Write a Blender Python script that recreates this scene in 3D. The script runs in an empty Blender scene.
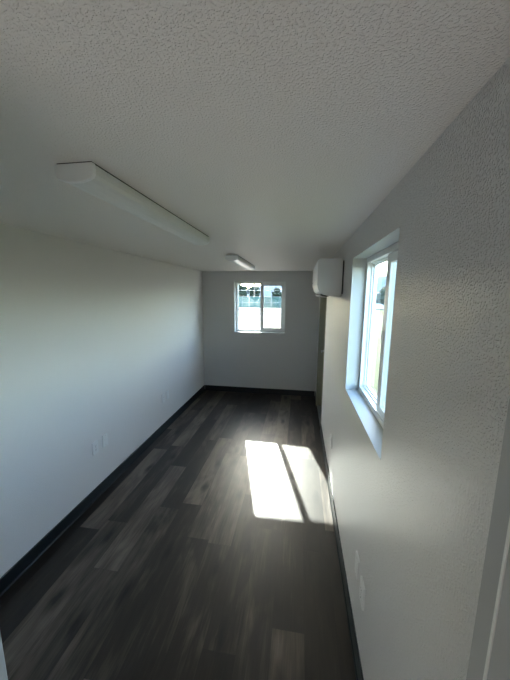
import bpy, bmesh, math, random
from mathutils import Vector, Matrix
random.seed(7)
C = bpy.context.scene.collection
S = bpy.context.scene

# ------------------------------------------------------------------ camera
EYE = Vector((0.0, 0.0, 1.8825))
YAW, PITCH, ROLL, FPX = 0.15151, 0.15803, 0.00740, 285.862
fw = Vector((-math.sin(YAW)*math.cos(PITCH), math.cos(YAW)*math.cos(PITCH), -math.sin(PITCH)))
r0 = Vector((math.cos(YAW), math.sin(YAW), 0)); u0 = r0.cross(fw)
rr = r0*math.cos(ROLL) + u0*math.sin(ROLL); uu = u0*math.cos(ROLL) - r0*math.sin(ROLL)
cam_data = bpy.data.cameras.new('camera')
cam = bpy.data.objects.new('camera', cam_data); C.objects.link(cam)
M = Matrix((rr, uu, -fw)).transposed().to_4x4(); M.translation = EYE
cam.matrix_world = M
cam_data.sensor_fit = 'VERTICAL'; cam_data.sensor_height = 36.0; cam_data.sensor_width = 27.0
cam_data.lens = FPX/680*36.0
cam_data.clip_start = 0.02; cam_data.clip_end = 2000
S.camera = cam

# ------------------------------------------------------------------ world, sun, exposure
SUN_DIR = Vector((0.255, -1.0, -0.644)).normalized()      # direction the light travels
world = bpy.data.worlds.new('sky'); S.world = world; world.use_nodes = True
wn = world.node_tree.nodes; wl = world.node_tree.links
sky = wn.new('ShaderNodeTexSky'); sky.sky_type = 'NISHITA'; sky.sun_disc = False
sky.sun_elevation = math.radians(32.0); sky.sun_rotation = math.atan2(-SUN_DIR.x, -SUN_DIR.y)
sky.altitude = 100; sky.air_density = 1.0; sky.dust_density = 1.5; sky.ozone_density = 1.0
wn['Background'].inputs['Strength'].default_value = 1.25
wl.new(sky.outputs[0], wn['Background'].inputs[0])
sd = bpy.data.lights.new('sun', 'SUN'); sd.energy = 11.5; sd.angle = math.radians(0.6); sd.color = (1.0, 0.94, 0.88)
sun = bpy.data.objects.new('sun', sd); C.objects.link(sun); sun.location = (-3, 12, 9)
sun.rotation_euler = SUN_DIR.to_track_quat('-Z', 'Y').to_euler()
# added fill lamp, unseen behind the camera, aimed up to brighten ceiling and walls
ad = bpy.data.lights.new('entrance_fill', 'AREA'); ad.shape = 'RECTANGLE'; ad.size = 1.3; ad.size_y = 0.8
ad.energy = 4.5; ad.color = (1.0, 0.98, 0.94)
al = bpy.data.objects.new('entrance_fill', ad); C.objects.link(al)
al.location = (-0.45, -0.65, 0.08); al.rotation_euler = (math.radians(180-18), 0, 0)

S.view_settings.view_transform = 'Standard'; S.view_settings.look = 'None'
S.view_settings.gamma = 1.0; S.view_settings.use_curve_mapping = False
S.view_settings.exposure = 1.68
S.cycles.use_denoising = True
S.cycles.max_bounces = 14; S.cycles.diffuse_bounces = 8; S.cycles.glossy_bounces = 5
S.cycles.transparent_max_bounces = 16; S.cycles.sample_clamp_indirect = 6.0
S.cycles.caustics_reflective = False; S.cycles.caustics_refractive = False

# ------------------------------------------------------------------ room numbers
XL, XR, YF, YB, ZC = -1.811, 0.354, 0.403, 5.247, 2.30
TS, TE = 0.165, 0.12          # side / back thickness, front thickness
ZG = -0.45                    # ground outside

# ------------------------------------------------------------------ helpers
def obj(name, bm, mat, parent=None, smooth=False, bevel=0.0, loc=None):
    bmesh.ops.recalc_face_normals(bm, faces=bm.faces)
    me = bpy.data.meshes.new(name); bm.to_mesh(me); bm.free()
    o = bpy.data.objects.new(name, me); C.objects.link(o)
    for m in (mat if isinstance(mat, (list, tuple)) else [mat]): me.materials.append(m)
    if parent: o.parent = parent
    if loc is not None: o.location = loc
    if smooth:
        for p in me.polygons: p.use_smooth = True
    if bevel:
        b = o.modifiers.new('bevel', 'BEVEL'); b.width = bevel; b.segments = 2; b.limit_method = 'ANGLE'
        b.angle_limit = math.radians(40); b.harden_normals = False
    return o

def box(bm, x0, x1, y0, y1, z0, z1, mi=0):
    vs = [bm.verts.new(p) for p in ((x0,y0,z0),(x1,y0,z0),(x1,y1,z0),(x0,y1,z0),(x0,y0,z1),(x1,y0,z1),(x1,y1,z1),(x0,y1,z1))]
    for f in ((0,3,2,1),(4,5,6,7),(0,1,5,4),(1,2,6,5),(2,3,7,6),(3,0,4,7)):
        bm.faces.new([vs[i] for i in f]).material_index = mi

def boxes(*bs):
    bm = bmesh.new()
    for b in bs: box(bm, *b)
    return bm

def extrude_profile(bm, pts, a0, a1, axis='y', mi=0):
    """closed 2-D outline swept along an axis; pts are (x,z) for y, (y,z) for x, (x,y) for z"""
    def P(p, a): return {'y': (p[0], a, p[1]), 'x': (a, p[0], p[1]), 'z': (p[0], p[1], a)}[axis]
    A = [bm.verts.new(P(p, a0)) for p in pts]; B = [bm.verts.new(P(p, a1)) for p in pts]
    n = len(pts)
    for i in range(n): bm.faces.new((A[i], A[(i+1) % n], B[(i+1) % n], B[i])).material_index = mi
    bm.faces.new(A[::-1]).material_index = mi; bm.faces.new(B).material_index = mi

def cyl(bm, p0, p1, r0_, r1_=None, n=16, mi=0):
    p0 = Vector(p0); p1 = Vector(p1); r1_ = r0_ if r1_ is None else r1_
    d = (p1-p0).normalized(); a = d.orthogonal().normalized(); b = d.cross(a)
    A = [bm.verts.new(p0+(a*math.cos(t)+b*math.sin(t))*r0_) for t in (2*math.pi*i/n for i in range(n))]
    B = [bm.verts.new(p1+(a*math.cos(t)+b*math.sin(t))*r1_) for t in (2*math.pi*i/n for i in range(n))]
    for i in range(n): bm.faces.new((A[i], A[(i+1) % n], B[(i+1) % n], B[i])).material_index = mi
    bm.faces.new(A[::-1]).material_index = mi; bm.faces.new(B).material_index = mi

def empty(name, loc, rz=0.0, parent=None):
    o = bpy.data.objects.new(name, None); C.objects.link(o); o.empty_display_size = 0.1
    o.location = loc; o.rotation_euler = (0, 0, rz)
    if parent: o.parent = parent
    return o

def tag(o, label=None, cat=None, group=None, kind=None):
    if label: o['label'] = label
    if cat: o['category'] = cat
    if group: o['group'] = group
    if kind: o['kind'] = kind
    return o

def struct(o, label=None, cat=None): return tag(o, label, cat, kind='structure')

def copy_tree(o, parent=None):
    c = o.copy(); C.objects.link(c)
    if parent: c.parent = parent
    for ch in list(o.children): copy_tree(ch, c)
    return c

# ------------------------------------------------------------------ materials
def mat(name, col, rough=0.5, metal=0.0, spec=0.5):
    m = bpy.data.materials.new(name); m.use_nodes = True
    p = m.node_tree.nodes['Principled BSDF']
    p.inputs['Base Color'].default_value = (*col, 1); p.inputs['Roughness'].default_value = rough
    p.inputs['Metallic'].default_value = metal; p.inputs['Specular IOR Level'].default_value = spec
    return m

def N(m, t, **kw):
    n = m.node_tree.nodes.new(t)
    for k, v in kw.items():
        if k in n.inputs: n.inputs[k].default_value = v
        else: setattr(n, k, v)
    return n
def L(m, a, b): m.node_tree.links.new(a, b)

def noise_tint(m, c1, c2, scale, detail=3.0, rough_var=None):
    p = m.node_tree.nodes['Principled BSDF']
    tc = N(m, 'ShaderNodeTexCoord'); n = N(m, 'ShaderNodeTexNoise'); n.inputs['Scale'].default_value = scale
    n.inputs['Detail'].default_value = detail
    r = N(m, 'ShaderNodeValToRGB'); r.color_ramp.elements[0].color = (*c1, 1); r.color_ramp.elements[1].color = (*c2, 1)
    r.color_ramp.elements[0].position = 0.3; r.color_ramp.elements[1].position = 0.7
    L(m, tc.outputs['Object'], n.inputs['Vector']); L(m, n.outputs['Fac'], r.inputs['Fac']); L(m, r.outputs['Color'], p.inputs['Base Color'])
    return m

def orange_peel(name, col, rough, dist, strength=1.0):
    """painted drywall with a sprayed orange-peel / knock-down texture"""
    m = mat(name, col, rough, spec=0.5)
    p = m.node_tree.nodes['Principled BSDF']
    tc = N(m, 'ShaderNodeTexCoord')
    n1 = N(m, 'ShaderNodeTexNoise'); n1.inputs['Scale'].default_value = 170; n1.inputs['Detail'].default_value = 2.5; n1.inputs['Roughness'].default_value = 0.5
    r1 = N(m, 'ShaderNodeValToRGB'); r1.color_ramp.elements[0].position = 0.47; r1.color_ramp.elements[1].position = 0.66
    r1.color_ramp.interpolation = 'EASE'
    n2 = N(m, 'ShaderNodeTexNoise'); n2.inputs['Scale'].default_value = 260; n2.inputs['Detail'].default_value = 1.0
    add = N(m, 'ShaderNodeMath', operation='MULTIPLY_ADD'); add.inputs[1].default_value = 0.22
    L(m, tc.outputs['Object'], n1.inputs['Vector']); L(m, tc.outputs['Object'], n2.inputs['Vector'])
    L(m, n1.outputs['Fac'], r1.inputs['Fac']); L(m, n2.outputs['Fac'], add.inputs[0]); L(m, r1.outputs['Color'], add.inputs[2])
    b = N(m, 'ShaderNodeBump'); b.inputs['Distance'].default_value = dist; b.inputs['Strength'].default_value = strength
    L(m, add.outputs[0], b.inputs['Height']); L(m, b.outputs['Normal'], p.inputs['Normal'])
    return m

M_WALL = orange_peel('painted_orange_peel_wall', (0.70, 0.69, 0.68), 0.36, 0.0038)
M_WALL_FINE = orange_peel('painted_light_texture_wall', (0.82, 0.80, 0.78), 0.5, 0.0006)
M_CEIL = orange_peel('painted_orange_peel_ceiling', (0.84, 0.80, 0.755), 0.5, 0.0017)
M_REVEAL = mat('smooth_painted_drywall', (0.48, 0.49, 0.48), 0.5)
M_EXT = noise_tint(mat('exterior_siding', (0.5, 0.48, 0.44), 0.8), (0.42, 0.40, 0.36), (0.52, 0.50, 0.46), 6)
M_VINYL = mat('white_vinyl', (0.80, 0.81, 0.80), 0.32)
M_BASE = noise_tint(mat('charcoal_vinyl_base', (0.02, 0.028, 0.033), 0.45), (0.007, 0.012, 0.015), (0.011, 0.017, 0.020), 12)
M_PLASTIC = mat('white_plastic', (0.86, 0.86, 0.85), 0.35)
M_LENS = mat('frosted_acrylic_lens', (0.72, 0.72, 0.69), 0.28)
M_DARK = mat('dark_slot', (0.015, 0.015, 0.015), 0.5)
M_ALU = mat('brushed_aluminium', (0.55, 0.56, 0.56), 0.35, 1.0)
M_TAN = noise_tint(mat('tan_painted_door_frame', (0.26, 0.25, 0.18), 0.45), (0.24, 0.23, 0.165), (0.27, 0.26, 0.19), 20)
M_TRIM = mat('satin_painted_trim', (0.42, 0.43, 0.43), 0.4)
M_SEAL = mat('pale_weather_seal', (0.8, 0.8, 0.78), 0.3)
M_GREYAC = mat('ac_end_cap_plastic', (0.60, 0.60, 0.585), 0.4)

def glass(name, tint):
    m = bpy.data.materials.new(name); m.use_nodes = True
    nt = m.node_tree; nt.nodes.clear()
    out = N(m, 'ShaderNodeOutputMaterial'); mix = N(m, 'ShaderNodeMixShader'); tr = N(m, 'ShaderNodeBsdfTransparent')
    gl = N(m, 'ShaderNodeBsdfGlossy'); fr = N(m, 'ShaderNodeFresnel')
    tr.inputs['Color'].default_value = (*tint, 1); gl.inputs['Roughness'].default_value = 0.01; fr.inputs['IOR'].default_value = 1.5
    geo = N(m, 'ShaderNodeNewGeometry'); inv = N(m, 'ShaderNodeMath', operation='SUBTRACT'); inv.inputs[0].default_value = 1.0
    L(m, geo.outputs['Backfacing'], inv.inputs[1]); mul = N(m, 'ShaderNodeMath', operation='MULTIPLY')
    L(m, fr.outputs[0], mul.inputs[0]); L(m, inv.outputs[0], mul.inputs[1])      # reflect once, at the front surface only
    L(m, mul.outputs[0], mix.inputs[0]); L(m, tr.outputs[0], mix.inputs[1]); L(m, gl.outputs[0], mix.inputs[2]); L(m, mix.outputs[0], out.inputs[0])
    return m
M_GLASS = glass('clear_window_glass', (0.90, 0.95, 0.93))

def screen_mat():
    """fine insect mesh: part open, part grey fibre"""
    m = bpy.data.materials.new('insect_screen_mesh'); m.use_nodes = True
    nt = m.node_tree; nt.nodes.clear()
    out = N(m, 'ShaderNodeOutputMaterial'); mix = N(m, 'ShaderNodeMixShader'); tr = N(m, 'ShaderNodeBsdfTransparent'); df = N(m, 'ShaderNodeBsdfDiffuse')
    df.inputs['Color'].default_value = (0.10, 0.105, 0.105, 1); mix.inputs[0].default_value = 0.22
    # a woven mesh closes up as it is seen more edge-on: cover = 1 - open ** (1 / cos)
    geo = N(m, 'ShaderNodeNewGeometry'); dot = N(m, 'ShaderNodeVectorMath', operation='DOT_PRODUCT')
    L(m, geo.outputs['Incoming'], dot.inputs[0]); L(m, geo.outputs['Normal'], dot.inputs[1])
    ab = N(m, 'ShaderNodeMath', operation='ABSOLUTE'); L(m, dot.outputs['Value'], ab.inputs[0])
    mx = N(m, 'ShaderNodeMath', operation='MAXIMUM'); L(m, ab.outputs[0], mx.inputs[0]); mx.inputs[1].default_value = 0.05
    iv = N(m, 'ShaderNodeMath', operation='DIVIDE'); iv.inputs[0].default_value = 1.0; L(m, mx.outputs[0], iv.inputs[1])
    pw = N(m, 'ShaderNodeMath', operation='POWER'); pw.inputs[0].default_value = 0.74; L(m, iv.outputs[0], pw.inputs[1])
    cv = N(m, 'ShaderNodeMath', operation='SUBTRACT'); cv.inputs[0].default_value = 1.0; L(m, pw.outputs[0], cv.inputs[1])
    L(m, cv.outputs[0], mix.inputs[0])
    L(m, tr.outputs[0], mix.inputs[1]); L(m, df.outputs[0], mix.inputs[2]); L(m, mix.outputs[0], out.inputs[0])
    return m
M_SCREEN = screen_mat()

def plank_mat():
    m = mat('grey_brown_vinyl_plank', (0.08, 0.07, 0.065), 0.36, spec=0.36)
    p = m.node_tree.nodes['Principled BSDF']
    PW, PL = 0.18, 1.22
    tc = N(m, 'ShaderNodeTexCoord'); sep = N(m, 'ShaderNodeSeparateXYZ'); L(m, tc.outputs['Object'], sep.inputs[0])
    def math_(op, a, b=None, c=None):
        n = N(m, 'ShaderNodeMath', operation=op)
        for i, v in enumerate((a, b, c)):
            if v is None: continue
            if hasattr(v, 'is_linked'): L(m, v, n.inputs[i])
            else: n.inputs[i].default_value = v
        return n.outputs[0]
    def comb(x, y, z=0.0):
        n = N(m, 'ShaderNodeCombineXYZ')
        for i, v in enumerate((x, y, z)):
            if hasattr(v, 'is_linked'): L(m, v, n.inputs[i])
            else: n.inputs[i].default_value = v
        return n.outputs[0]
    def white(vec):
        n = N(m, 'ShaderNodeTexWhiteNoise', noise_dimensions='3D'); L(m, vec, n.inputs['Vector']); return n.outputs['Value']
    def noise(vec, sc, det=4, dist=0.0, ro=0.55):
        n = N(m, 'ShaderNodeTexNoise'); L(m, vec, n.inputs['Vector']); n.inputs['Scale'].default_value = sc
        n.inputs['Detail'].default_value = det; n.inputs['Distortion'].default_value = dist; n.inputs['Roughness'].default_value = ro
        return n.outputs['Fac']
    X, Y = sep.outputs[0], sep.outputs[1]
    xs = math_('DIVIDE', math_('ADD', X, 2.075), PW); col = math_('FLOOR', xs); fx = math_('FRACT', xs)
    off = white(comb(col, 3.7)); ys = math_('ADD', math_('DIVIDE', Y, PL), math_('MULTIPLY', off, 5.0))
    row = math_('FLOOR', ys); fy = math_('FRACT', ys)
    rnd = white(comb(col, row, 1.3)); rnd2 = white(comb(row, col, 8.1))
    # grain: long fibres, shifted per plank
    gv = comb(math_('ADD', math_('MULTIPLY', X, 9.0), math_('MULTIPLY', rnd, 37.0)), math_('ADD', math_('MULTIPLY', Y, 0.9), math_('MULTIPLY', rnd2, 19.0)))
    g1 = noise(gv, 3.0, 5, 0.35, 0.55)
    gv2 = comb(math_('ADD', math_('MULTIPLY', X, 60.0), math_('MULTIPLY', rnd, 91.0)), math_('MULTIPLY', Y, 2.0))
    g2 = noise(gv2, 2.0, 3, 0.3)
    gv3 = comb(math_('ADD', math_('MULTIPLY', X, 3.0), math_('MULTIPLY', rnd, 11.0)), math_('ADD', Y, math_('MULTIPLY', rnd2, 7.0)))
    g3 = noise(gv3, 1.6, 3, 0.8)
    def dev(v, k): return math_('MULTIPLY', math_('SUBTRACT', v, 0.5), k)
    tone = math_('ADD', math_('ADD', math_('ADD', dev(rnd, 0.56), dev(g1, 0.38)), math_('ADD', dev(g2, 0.28), dev(g3, 0.9))), 0.67)
    ramp = N(m, 'ShaderNodeValToRGB'); e = ramp.color_ramp.elements
    e[0].position = 0.36; e[0].color = (0.010, 0.0075, 0.006, 1)
    e[1].position = 0.98; e[1].color = (0.140, 0.112, 0.088, 1)
    k = e.new(0.62); k.color = (0.023, 0.0175, 0.0138, 1)
    k = e.new(0.78); k.color = (0.064, 0.050, 0.040, 1)
    L(m, tone, ramp.inputs[0])
    # knots: sparse dark elongated spots
    vor = N(m, 'ShaderNodeTexVoronoi', feature='F1', voronoi_dimensions='2D'); vor.inputs['Scale'].default_value = 1.0; vor.inputs['Randomness'].default_value = 0.9
    wob = noise(comb(math_('MULTIPLY', X, 30.0), math_('MULTIPLY', Y, 12.0)), 1.0, 2)
    L(m, comb(math_('ADD', math_('MULTIPLY', X, 5.6), math_('MULTIPLY', wob, 0.22)), math_('MULTIPLY', Y, 1.9)), vor.inputs['Vector'])
    kd = N(m, 'ShaderNodeMapRange'); kd.inputs['From Min'].default_value = 0.05; kd.inputs['From Max'].default_value = 0.24
    kd.inputs['To Min'].default_value = 0.12; kd.inputs['To Max'].default_value = 1.0
    L(m, vor.outputs['Distance'], kd.inputs['Value'])
    sel = N(m, 'ShaderNodeSeparateColor'); L(m, vor.outputs['Color'], sel.inputs[0])
    keep = math_('LESS_THAN', sel.outputs[0], 0.40)
    kf = math_('ADD', math_('MULTIPLY', kd.outputs[0], keep), math_('SUBTRACT', 1.0, keep))
    # bevelled joints
    ex = math_('MINIMUM', fx, math_('SUBTRACT', 1.0, fx)); ey = math_('MINIMUM', fy, math_('SUBTRACT', 1.0, fy))
    jx = math_('GREATER_THAN', ex, 0.0075); jy = math_('GREATER_THAN', ey, 0.0014)
    joint = math_('MULTIPLY', jx, jy)
    fac = math_('MULTIPLY', kf, math_('ADD', math_('MULTIPLY', joint, 0.42), 0.58))
    mul = N(m, 'ShaderNodeVectorMath', operation='SCALE'); L(m, ramp.outputs['Color'], mul.inputs[0]); L(m, fac, mul.inputs['Scale'])
    L(m, mul.outputs['Vector'], p.inputs['Base Color'])
    rg = math_('ADD', math_('MULTIPLY', g1, 0.10), 0.38); L(m, rg, p.inputs['Roughness'])
    b = N(m, 'ShaderNodeBump'); b.inputs['Distance'].default_value = 0.0006; b.inputs['Strength'].default_value = 0.5
    L(m, math_('ADD', math_('MULTIPLY', g2, 0.5), joint), b.inputs['Height']); L(m, b.outputs['Normal'], p.inputs['Normal'])
    return m
M_FLOOR = plank_mat()

# ------------------------------------------------------------------ shell
def wall(name, axis, face, out, u0_, u1_, z0, z1, holes, room=None):
    """wall slab; axis 'x' = runs along x, 'y' = runs along y; face is the room side, out the far side. holes: (u0,u1,z0,z1)."""
    us = sorted({u0_, u1_, *[h[0] for h in holes], *[h[1] for h in holes]}); zs = sorted({z0, z1, *[h[2] for h in holes], *[h[3] for h in holes]})
    def solid(i, j):
        if i < 0 or j < 0 or i >= len(us)-1 or j >= len(zs)-1: return False
        uc = (us[i]+us[i+1])/2; zc = (zs[j]+zs[j+1])/2
        return not any(h[0] < uc < h[1] and h[2] < zc < h[3] for h in holes)
    bm = bmesh.new()
    def P(u, w, z): return (u, w, z) if axis == 'x' else (w, u, z)
    def quad(a, b, c, d, mi): bm.faces.new([bm.verts.new(q) for q in (a, b, c, d)]).material_index = mi
    for i in range(len(us)-1):
        for j in range(len(zs)-1):
            if not solid(i, j): continue
            a, b, c, d = us[i], us[i+1], zs[j], zs[j+1]
            quad(P(a, face, c), P(b, face, c), P(b, face, d), P(a, face, d), 0)
            quad(P(a, out, c), P(b, out, c), P(b, out, d), P(a, out, d), 1)
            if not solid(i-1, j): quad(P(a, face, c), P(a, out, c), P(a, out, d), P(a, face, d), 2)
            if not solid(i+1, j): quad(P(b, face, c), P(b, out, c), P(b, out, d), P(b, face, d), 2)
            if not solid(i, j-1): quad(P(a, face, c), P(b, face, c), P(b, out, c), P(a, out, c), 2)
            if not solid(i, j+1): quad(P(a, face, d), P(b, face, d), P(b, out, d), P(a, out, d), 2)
    bmesh.ops.remove_doubles(bm, verts=bm.verts, dist=1e-5)
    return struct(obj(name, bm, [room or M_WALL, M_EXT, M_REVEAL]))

W1 = (-1.190, -0.250, 1.182, 2.122)       # window in the far wall (x0,x1,z0,z1)
W2 = (1.160, 2.092, 1.205, 2.130)         # window in the right wall (y0,y1,z0,z1)
DR = (3.880, 4.800, 0.0, 2.06)            # side door opening in the right wall
EN = (-0.615, 0.293, 0.0, ZC)          # entrance rough opening in the near wall
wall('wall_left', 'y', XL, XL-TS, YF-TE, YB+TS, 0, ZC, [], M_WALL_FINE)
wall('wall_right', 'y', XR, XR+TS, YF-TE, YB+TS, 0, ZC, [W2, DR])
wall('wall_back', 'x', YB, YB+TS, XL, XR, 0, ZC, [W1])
wall('wall_front', 'x', YF, YF-TE, XL, XR, 0, ZC, [EN])
struct(obj('floor', boxes((XL-TS, XR+TS, YF-TE, YB+TS, -0.10, 0)), M_FLOOR))
cm = obj('ceiling', boxes((XL-TS, XR+TS, YF-TE, YB+TS, ZC, ZC+0.12)), M_CEIL); struct(cm)
struct(obj('trim_1', boxes((XL-TS-0.06, XR+TS+0.06, YF-TE-0.06, YB+TS+0.06, ZC+0.12, ZC+0.17)), M_EXT))   # roof edge
struct(obj('trim_2', boxes((XL-TS+0.03, XR+TS-0.03, YF-TE+0.03, YB+TS-0.03, ZG, -0.10)), M_EXT))           # skirting under the cabin

# the small entrance room the camera stands in, behind the near wall
VX0, VX1, VY0 = XL, XR, -1.35
YO = YF-TE
struct(obj('wall_entry_left', boxes((XL-TS, XL, VY0, YO, 0, ZC)), M_WALL))
struct(obj('wall_entry_right', boxes((XR, XR+TS, VY0, YO, 0, ZC)), M_WALL))
struct(obj('wall_entry_back', boxes((XL-TS, XR+TS, VY0-0.12, VY0, 0, ZC)), M_WALL))
struct(obj('ceiling_entry', boxes((XL-TS, XR+TS, VY0-0.12, YO, ZC, ZC+0.12)), M_CEIL))
struct(obj('floor_entry', boxes((XL-TS, XR+TS, VY0-0.12, YO, -0.10, 0)), M_FLOOR))

# charcoal vinyl base with a small cove foot
def base_profile(t=0.010, h=0.103):
    return [(0, 0), (0.017, 0), (0.015, 0.005), (t, 0.013), (t*0.9, h-0.003), (t*0.6, h), (0, h)]
def baseboard(name, axis, face, sgn, a0, a1):
    bm = bmesh.new(); pts = [(face+sgn*p[0], p[1]) for p in base_profile()]
    extrude_profile(bm, pts, a0, a1, 'y' if axis == 'y' else 'x')
    return struct(obj(name, bm, M_BASE))
baseboard('baseboard_left', 'y', XL, 1, YF, YB)
bm = bmesh.new()
for a0, a1 in ((YF, 3.865), (4.862, YB)):
    extrude_profile(bm, [(XR-p[0], p[1]) for p in base_profile()], a0, a1, 'y')
struct(obj('baseboard_right', bm, M_BASE))
bm = bmesh.new(); extrude_profile(bm, [(YB-p[0], p[1]) for p in base_profile()], XL+0.017, XR-0.017, 'x'); struct(obj('baseboard_back', bm, M_BASE))
bm = bmesh.new()
extrude_profile(bm, [(YF+p[0], p[1]) for p in base_profile()], XL+0.017, -0.662, 'x'); struct(obj('baseboard_front', bm, M_BASE))

# ------------------------------------------------------------------ windows (local: x across, y outward, z up)
def window(name, loc, rz, w, h):
    root = empty(name, loc, rz); struct(root)
    d0, d1 = 0.090, 0.160        # frame depth range inside the wall
    f = 0.034
    bm = boxes((0, w, d0, d1, 0, f), (0, w, d0, d1, h-f, h), (0, f, d0, d1, f, h-f), (w-f, w, d0, d1, f, h-f))
    # stepped inner lip and sill track
    l = f+0.010
    for b in ((f, w-f, d0+0.028, d0+0.040, f, l), (f, w-f, d0+0.028, d0+0.040, h-l, h-f), (f, l, d0+0.028, d0+0.040, l, h-l), (w-l, w-f, d0+0.028, d0+0.040, l, h-l)):
        box(bm, *b)
    obj('window_frame', bm, M_VINYL, root, bevel=0.0025)
    mid = w*0.5
    # fixed sash on the far track
    def sash(nm, x0, x1, y0, y1, s, z0, z1, st=None):
        st = st or s
        b = boxes((x0, x1, y0, y1, z0, z0+s), (x0, x1, y0, y1, z1-s, z1), (x0, x0+st, y0, y1, z0+s, z1-s), (x1-s, x1, y0, y1, z0+s, z1-s))
        o = obj(nm, b, M_VINYL, root, bevel=0.002)
        yc = (y0+y1)/2
        obj('pane', boxes((x0+st-0.004, x1-s+0.004, yc-0.002, yc+0.002, z0+s-0.004, z1-s+0.004)), M_GLASS, o)
        return o
    sash('fixed_sash', f, mid+0.012, d0+0.042, d0+0.062, 0.016, f, h-f)
    sl = sash('sliding_sash', mid+0.0, w-f, d0+0.004, d0+0.027, 0.044, f+0.004, h-f-0.004, 0.062)
    # latch on the meeting stile
    obj('latch', boxes((mid+0.012, mid+0.034, d0-0.002, d0+0.004, h*0.47, h*0.47+0.06), (mid+0.018, mid+0.028, d0-0.007, d0-0.002, h*0.47+0.02, h*0.47+0.032)), M_VINYL, sl, bevel=0.002)
    # insect screen outside the sliding half
    fr = 0.012
    x0, x1, z0, z1, y0, y1 = mid+0.014, w-f, f, h-f, d0+0.050, d0+0.058
    sc = obj('insect_screen', boxes((x0, x1, y0, y1, z0, z0+fr), (x0, x1, y0, y1, z1-fr, z1), (x0, x0+fr, y0, y1, z0+fr, z1-fr), (x1-fr, x1, y0, y1, z0+fr, z1-fr)), M_VINYL, root)
    b = bmesh.new(); b.faces.new([b.verts.new(p) for p in ((x0+fr, y0+0.004, z0+fr), (x1-fr, y0+0.004, z0+fr), (x1-fr, y0+0.004, z1-fr), (x0+fr, y0+0.004, z1-fr))])
    obj('screen_mesh', b, M_SCREEN, sc)
    return root
window('window_1', (W1[0], YB, W1[2]), 0, W1[1]-W1[0], W1[3]-W1[2])
window('window_2', (XR, W2[1], W2[2]), -math.pi/2, W2[1]-W2[0], W2[3]-W2[2])

# ------------------------------------------------------------------ side door in the right wall
d1r = empty('door_1', (XR, DR[0], 0)); struct(d1r)
w, h = DR[1]-DR[0], DR[3]
bm = boxes((-0.001, TS, 0, 0.03, 0, h-0.03), (-0.001, TS, w-0.03, w, 0, h-0.03), (-0.001, TS, 0, w, h-0.03, h),
           (0.130, 0.145, 0.03, 0.042, 0, h-0.03), (0.130, 0.145, w-0.042, w-0.03, 0, h-0.03), (0.130, 0.145, 0.03, w-0.03, h-0.042, h-0.03))
obj('door_frame', bm, M_TAN, d1r, bevel=0.001)
bm = boxes((-0.018, -0.0005, w-0.022, w+0.045, 0, h+0.045), (-0.018, -0.0005, 0.0, w-0.022, h-0.022, h+0.045), (-0.006, -0.0005, -0.012, 0.022, 0, h+0.045))
obj('casing', bm, M_TAN, d1r, bevel=0.001)
lf = obj('door_leaf', boxes((0.086, 0.128, 0.033, w-0.033, 0.012, h-0.034)), M_TRIM, d1r, bevel=0.002)
bm = bmesh.new(); cyl(bm, (0.086, w-0.10, 0.98), (0.062, w-0.10, 0.98), 0.026, 0.022); cyl(bm, (0.066, w-0.10, 0.98), (0.028, w-0.10, 0.98), 0.010)
box(bm, 0.020, 0.034, w-0.215, w-0.088, 0.970, 0.990)
obj('door_handle', bm, M_ALU, lf, bevel=0.002)
obj('threshold', boxes((0.0, TS, 0.03, w-0.03, 0.0005, 0.012)), M_ALU, d1r, bevel=0.002)

# ------------------------------------------------------------------ entrance frame around the camera's doorway
d2r = empty('door_2', (0, YF, 0)); struct(d2r)
x0, x1, zt = -0.597, 0.275, 2.288
bm = boxes((x1, x1+0.0175, -TE, 0, 0, zt+0.0115), (x0-0.0175, x0, -TE, 0, 0, zt+0.0115), (x0, x1, -TE, 0, zt, zt+0.0115))
obj('door_frame', bm, M_TRIM, d2r)
bm = boxes((x1-0.012, x1-0.0002, -TE, -0.052, 0, zt), (x0+0.0002, x0+0.012, -TE, -0.052, 0, zt), (x0+0.012, x1-0.012, -TE, -0.052, zt-0.012, zt-0.0002))
obj('door_stop', bm, M_TRIM, d2r, bevel=0.002)
bm = boxes((x1-0.0125, x1-0.0002, -0.0515, -0.0475, 0, zt), (x0+0.0002, x0+0.0125, -0.0515, -0.0475, 0, zt))
obj('weather_seal', bm, M_SEAL, d2r)
for a, b in ((x1+0.010, x1+0.062), (x0-0.062, x0-0.010)):
    obj('casing', boxes((a, b, 0.0005, 0.014, 0, ZC-0.001)), M_TRIM, d2r, bevel=0.003)
obj('threshold', boxes((x0, x1, -TE, 0, 0.0005, 0.010)), M_ALU, d2r, bevel=0.002)

# ------------------------------------------------------------------ ceiling lights (local: y along the length, z=0 at ceiling)
def ceiling_light(y0, length=1.22, w=0.136):
    root = empty('ceiling_light', (-0.735, y0, ZC))
    hw = w/2
    obj('mounting_plate', boxes((-hw+0.005, hw-0.005, 0.004, length-0.004, -0.010, 0)), M_DARK, root)
    # wrap-around diffuser with rolled lower edges
    pts = [(-hw+0.002, -0.006), (-hw, -0.020), (-hw+0.001, -0.036), (-hw+0.008, -0.047), (-hw+0.022, -0.053), (-0.02, -0.059), (0.02, -0.059),
           (hw-0.022, -0.053), (hw-0.008, -0.047), (hw-0.001, -0.036), (hw, -0.020), (hw-0.002, -0.006)]
    bm = bmesh.new(); extrude_profile(bm, pts, 0.010, length-0.010, 'y'); o = obj('diffuser', bm, M_LENS, root)
    cap = [(p[0]*1.03, p[1]*1.03 if p[1] < -0.006 else -0.003) for p in pts]
    for a, b in ((0.0, 0.016), (length-0.016, length)):
        bm = bmesh.new(); extrude_profile(bm, cap, a, b, 'y'); obj('end_cap', bm, M_PLASTIC, root, bevel=0.003)
    return root
lt = ceiling_light(0.898)
tag(lt, 'long white wraparound ceiling light nearest the camera, left of the middle', 'ceiling light', 'wraparound ceiling lights')
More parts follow.
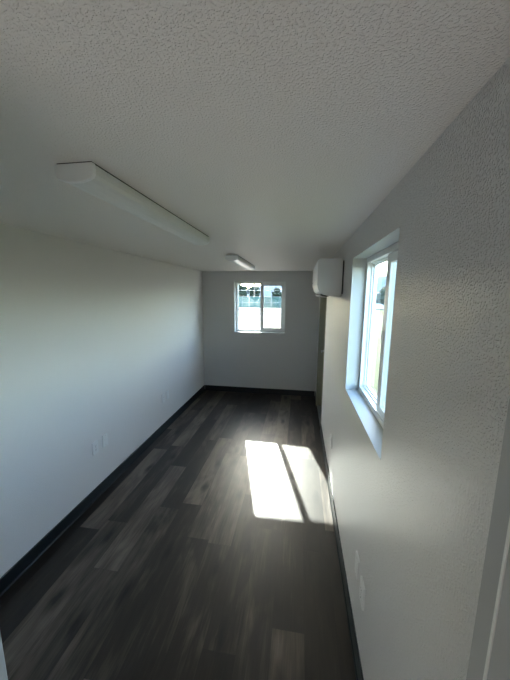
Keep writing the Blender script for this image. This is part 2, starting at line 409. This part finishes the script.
l2 = copy_tree(lt); l2.location.y = 3.10
tag(l2, 'farther white wraparound ceiling light, close to the end wall window', 'ceiling light', 'wraparound ceiling lights')

# ------------------------------------------------------------------ air conditioner on the right wall
AY0, AY1 = 2.47, 3.29
ac = empty('air_conditioner', (XR, AY0, 1.872))
tag(ac, 'white split air conditioner mounted high on the right wall beyond the window', 'air conditioner')
LN = AY1-AY0
body = [(-0.012, 0.0), (-0.120, 0.004), (-0.165, 0.016), (-0.192, 0.040), (-0.205, 0.070), (-0.209, 0.100), (-0.209, 0.292), (-0.206, 0.301), (-0.198, 0.305), (-0.012, 0.305)]
bm = bmesh.new(); extrude_profile(bm, body, 0.012, LN-0.012, 'y'); obj('body', bm, M_PLASTIC, ac, bevel=0.003)
capp = [(p[0]*1.004, p[1]) for p in body]
for a, b in ((0.0, 0.0115), (LN-0.0115, LN)):
    bm = bmesh.new(); extrude_profile(bm, capp, a, b, 'y'); obj('end_panel', bm, M_GREYAC, ac, bevel=0.004)
bm = bmesh.new(); extrude_profile(bm, [(-0.2095, 0.088), (-0.2145, 0.094), (-0.2175, 0.130), (-0.2165, 0.200), (-0.2135, 0.290), (-0.2095, 0.290)], 0.006, LN-0.006, 'y'); obj('front_panel', bm, M_PLASTIC, ac, bevel=0.002)
bm = bmesh.new(); extrude_profile(bm, [(-0.110, -0.003), (-0.165, 0.006), (-0.176, 0.013), (-0.172, 0.020), (-0.112, 0.004)], 0.05, LN-0.05, 'y'); obj('air_outlet', bm, M_DARK, ac)
bm = bmesh.new(); extrude_profile(bm, [(-0.120, -0.012), (-0.170, -0.006), (-0.186, 0.010), (-0.183, 0.012), (-0.168, -0.002), (-0.120, -0.008)], 0.055, LN-0.055, 'y'); obj('louver', bm, M_PLASTIC, ac)
obj('wall_bracket', boxes((-0.0115, 0, 0.02, LN-0.02, 0.02, 0.290)), M_DARK, ac)
bm = boxes(*[(-0.180+i*0.022, -0.170+i*0.022, 0.03, LN-0.03, 0.3052, 0.3090) for i in range(7)]); obj('intake_grille', bm, M_PLASTIC, ac)
obj('display', boxes((-0.2185, -0.2165, LN-0.14, LN-0.08, 0.125, 0.140)), M_DARK, ac)

# ------------------------------------------------------------------ outlet plates (local: x = out of the wall, y along the wall, z up)
def outlet(name, receptacle=True):
    root = empty(name, (0, 0, 0)); w_, h_ = 0.072, 0.118
    bm = bmesh.new(); extrude_profile(bm, [(0, -w_/2), (0.0085, -w_/2), (0.0095, -w_/2+0.001), (0.0095, w_/2-0.001), (0.0085, w_/2), (0, w_/2)], -h_/2, h_/2, 'z')
    obj('cover_plate', bm, M_PLASTIC, root, bevel=0.0008)
    if receptacle:
        for s in (-1, 1):
            zc = s*0.0195
            f = obj('socket', boxes((0.0096, 0.0112, -0.0165, 0.0165, zc-0.0135, zc+0.0135)), M_PLASTIC, root, bevel=0.0015)
            obj('slot', boxes((0.0111, 0.0115, -0.0075, -0.0055, zc-0.002, zc+0.006), (0.0111, 0.0115, 0.0055, 0.0075, zc-0.002, zc+0.006), (0.0111, 0.0115, -0.002, 0.002, zc-0.010, zc-0.006)), M_DARK, f)
        bm = bmesh.new(); cyl(bm, (0.0094, 0, 0), (0.0106, 0, 0), 0.003, n=12); obj('screw', bm, M_ALU, root)
    else:
        obj('insert', boxes((0.0096, 0.0115, -0.0165, 0.0165, -0.033, 0.033)), M_PLASTIC, root, bevel=0.0015)
        for z in (-0.048, 0.048):
            bm = bmesh.new(); cyl(bm, (0.0094, 0, z), (0.0106, 0, z), 0.003, n=12); obj('screw', bm, M_ALU, root)
    return root
spots = [
    ('l', 2.182, 0.486, True,  'white outlet plate low on the left wall, the nearer of the near pair'),
    ('l', 2.318, 0.488, False, 'white wall plate low on the left wall, the farther of the near pair'),
    ('l', 3.520, 0.465, True,  'small white outlet plate low on the left wall, the nearer of the far pair'),
    ('l', 3.655, 0.468, False, 'small white wall plate low on the left wall, the farther of the far pair'),
    ('r', 1.258, 0.440, True,  'white outlet plate low on the right wall, nearest to the camera'),
    ('r', 1.386, 0.455, False, 'white wall plate low on the right wall, just beyond the nearest outlet plate'),
    ('r', 2.690, 0.470, True,  'white outlet plate low on the right wall, beside the sunlit patch of floor'),
]
protos = {}
for side, y, z, rec, lab in spots:
    if rec not in protos: o = protos[rec] = outlet('electrical_outlet' if rec else 'wall_plate', rec)
    else: o = copy_tree(protos[rec])
    o.location = (XL, y, z) if side == 'l' else (XR, y, z)
    o.rotation_euler = (0, 0, 0 if side == 'l' else math.pi)
    tag(o, lab, 'electrical outlet' if rec else 'wall plate', 'outlet plates along the walls')

# ------------------------------------------------------------------ outside
M_SAND = noise_tint(mat('dry_sandy_dirt', (0.20, 0.15, 0.12), 0.95, spec=0.1), (0.11, 0.084, 0.065), (0.155, 0.122, 0.096), 0.5, 8)
M_GRASS = noise_tint(mat('dry_yellow_green_grass', (0.20, 0.19, 0.10), 0.95, spec=0.1), (0.036, 0.042, 0.014), (0.055, 0.055, 0.022), 0.9, 8)
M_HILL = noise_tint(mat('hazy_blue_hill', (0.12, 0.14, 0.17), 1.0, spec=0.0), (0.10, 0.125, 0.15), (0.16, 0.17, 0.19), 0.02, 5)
M_TEAL = noise_tint(mat('teal_privacy_slats', (0.02, 0.07, 0.06), 0.7), (0.016, 0.06, 0.05), (0.026, 0.08, 0.068), 3)
M_GALV = mat('weathered_steel_pipe', (0.16, 0.16, 0.16), 0.6, 0.3)
M_LEAF = noise_tint(mat('dark_green_foliage', (0.03, 0.05, 0.02), 0.9, spec=0.1), (0.012, 0.016, 0.011), (0.026, 0.034, 0.020), 2.5)
M_BARK = noise_tint(mat('grey_brown_bark', (0.08, 0.06, 0.045), 0.9), (0.06, 0.045, 0.035), (0.10, 0.08, 0.06), 4)
M_WHITEB = noise_tint(mat('white_painted_siding', (0.45, 0.45, 0.44), 0.7), (0.42, 0.42, 0.41), (0.48, 0.48, 0.47), 1.2)
M_ROOFG = noise_tint(mat('grey_shingle_roof', (0.14, 0.14, 0.15), 0.9), (0.11, 0.11, 0.12), (0.17, 0.17, 0.18), 2.0)
M_DGLASS = mat('dark_window', (0.02, 0.025, 0.03), 0.1)
M_POLE = noise_tint(mat('weathered_timber_pole', (0.10, 0.08, 0.06), 0.9), (0.08, 0.06, 0.05), (0.12, 0.10, 0.08), 3)

bm = bmesh.new(); bmesh.ops.create_grid(bm, x_segments=2, y_segments=2, size=600)
for v in bm.verts: v.co.z = ZG
struct(obj('ground', bm, M_SAND))
bm = bmesh.new()
edge = [(1.5, -12), (60, -12), (60, 52), (3.5, 52), (2.6, 30), (1.9, 15), (1.3, 4)]
bm.faces.new([bm.verts.new((x, y, ZG+0.012)) for x, y in edge])
tag(obj('grass', bm, M_GRASS), 'dry yellow green grass seen through the right wall window', 'grass', kind='stuff')

# hills: a rolling ridge far beyond
bm = bmesh.new(); nx, ny = 90, 8; G = []
for j in range(ny+1):
    row = []
    for i in range(nx+1):
        x = -260+620*i/nx; y = 330+90*j/ny
        prof = math.sin(math.pi*j/ny)
        hz = 15+5*math.sin(x*0.016+0.6)+3.0*math.sin(x*0.043+2)+1.2*math.sin(x*0.11)
        hz += 9/(1+math.exp(-(x-40)/25))
        row.append(bm.verts.new((x, y, ZG-0.3+hz*prof)))
    G.append(row)
for j in range(ny):
    for i in range(nx): bm.faces.new((G[j][i], G[j][i+1], G[j+1][i+1], G[j+1][i]))
struct(obj('hills', bm, M_HILL, smooth=True))

def fence(name, x0, x1, y, hgt, step, slats, label, cat='fence', toprail=True, low=None):
    root = empty(name, ((x0+x1)/2, y, ZG)); n = max(1, round((x1-x0)/step)); hw = (x1-x0)/2
    for i in range(n+1):
        bm = bmesh.new(); px = -hw+2*hw*i/n; cyl(bm, (px, 0, 0), (px, 0, hgt+0.05), 0.035, n=10); cyl(bm, (px, 0, hgt+0.05), (px, 0, hgt+0.10), 0.045, 0.01, n=10)
        obj('post', bm, M_GALV, root, smooth=False)
    bm = bmesh.new()
    if toprail: cyl(bm, (-hw, 0, hgt), (hw, 0, hgt), 0.024, n=8)
    if low is not None: cyl(bm, (-hw, 0, low), (hw, 0, low), 0.035, n=8)
    if not slats: cyl(bm, (-hw, 0, hgt*0.5), (hw, 0, hgt*0.5), 0.02, n=8)
    obj('rail', bm, M_GALV, root)
    if slats:
        bm = bmesh.new(); k = int(2*hw/0.16)
        for i in range(k): box(bm, -hw+i*0.16+0.005, -hw+i*0.16+0.150, 0.04, 0.055, 0.25, hgt-0.05)
        obj('privacy_panel', bm, M_TEAL, root)
    tag(root, label, cat)
    return root
fence('privacy_fence', -15, 3, 45, 2.0, 3.0, True, 'teal slatted fence across the dirt lot, through the end wall window')
fence('pipe_fence', -13.8, 2.0, 33.8, 2.8, 2.85, False, 'tall grey pipe fence in front of the teal fence, through the end wall window', low=0.08)

def tree(x, y, hgt, r, label, seed):
    rnd = random.Random(seed); root = empty('tree', (x, y, ZG))
    bm = bmesh.new(); cyl(bm, (0, 0, 0), (0.05, 0, hgt*0.55), 0.16, 0.09, n=10)
    for k in range(4):
        a = k*1.6+rnd.random(); cyl(bm, (0.03, 0, hgt*(0.35+0.05*k)), (math.cos(a)*r*0.6, math.sin(a)*r*0.6, hgt*0.7), 0.06, 0.02, n=6)
    obj('trunk', bm, M_BARK, root)
    bm = bmesh.new()
    for k in range(22):
        a = rnd.random()*6.28; q = r*0.75*math.sqrt(rnd.random()); z = hgt*0.68+(rnd.random()-0.5)*hgt*0.5
        s = r*(0.30+0.25*rnd.random())
        mtx = Matrix.Translation((math.cos(a)*q, math.sin(a)*q, z)) @ Matrix.Diagonal((s, s, s*0.75, 1))
        g = bmesh.ops.create_icosphere(bm, subdivisions=2, radius=1.0, matrix=mtx)
        for v in g['verts']: v.co += Vector((rnd.uniform(-1, 1), rnd.uniform(-1, 1), rnd.uniform(-1, 1)))*s*0.13
    obj('foliage', bm, M_LEAF, root)
    tag(root, label, 'tree', 'trees beyond the dirt lot')
tree(-12.2, 60, 4.2, 1.6, 'dark tree beyond the teal fence at the left of the end wall window', 1)
tree(-9.6, 62, 3.9, 1.5, 'dark round tree beyond the teal fence, by the utility pole', 2)
tree(-4.3, 58, 3.6, 1.3, 'low dark tree seen in the screened half of the end wall window', 3)
tree(12.0, 42, 3.4, 1.9, 'dark tree on the grass, seen through the right wall window', 4)

def house(name, x, y, w_, d_, h_, rh, label, cat, wins):
    root = empty(name, (x, y, ZG)); hw = w_/2
    obj('wall', boxes((-hw, hw, 0, d_, 0, h_)), M_WHITEB, root)
    bm = bmesh.new(); extrude_profile(bm, [(-0.3, h_), (d_+0.3, h_), (d_+0.3, h_+0.12), (d_/2, h_+rh), (-0.3, h_+0.12)], -hw-0.3, hw+0.3, 'x'); obj('roof', bm, M_ROOFG, root)
    for a, b, c, d in wins:
        f = obj('window', boxes((a-0.06, b+0.06, -0.04, 0.0, c-0.06, d+0.06)), M_VINYL, root); obj('pane', boxes((a, b, -0.05, -0.04, c, d)), M_DGLASS, f)
    tag(root, label, cat); return root
house('white_house', -3.0, 66, 5.5, 6, 2.4, 1.4, 'low white building beyond the teal fence, through the end wall window', 'building', [(-1.8, -0.8, 1.0, 1.9), (0.8, 1.8, 1.0, 1.9)])
house('site_trailer', 13.5, 52, 9.0, 3, 2.4, 0.5, 'long white trailer beyond the grass, through the right wall window', 'building', [(-3.2, -2.2, 1.1, 1.9), (-0.5, 0.5, 1.1, 1.9), (2.2, 3.2, 1.1, 1.9)])

root = empty('utility_pole', (-8.9, 57, ZG))
bm = bmesh.new(); cyl(bm, (0, 0, 0), (0, 0, 8.5), 0.16, 0.12, n=12); obj('pole', bm, M_POLE, root)
obj('crossarm', boxes((-1.0, 1.0, -0.17, -0.12, 7.6, 7.75)), M_POLE, root)
for i in (-0.9, -0.3, 0.3, 0.9):
    bm = bmesh.new(); cyl(bm, (i, -0.145, 7.75), (i, -0.145, 7.92), 0.05, 0.03, n=8); obj('insulator', bm, M_GALV, root)
tag(root, 'wooden utility pole standing against the sky in the end wall window', 'utility pole')
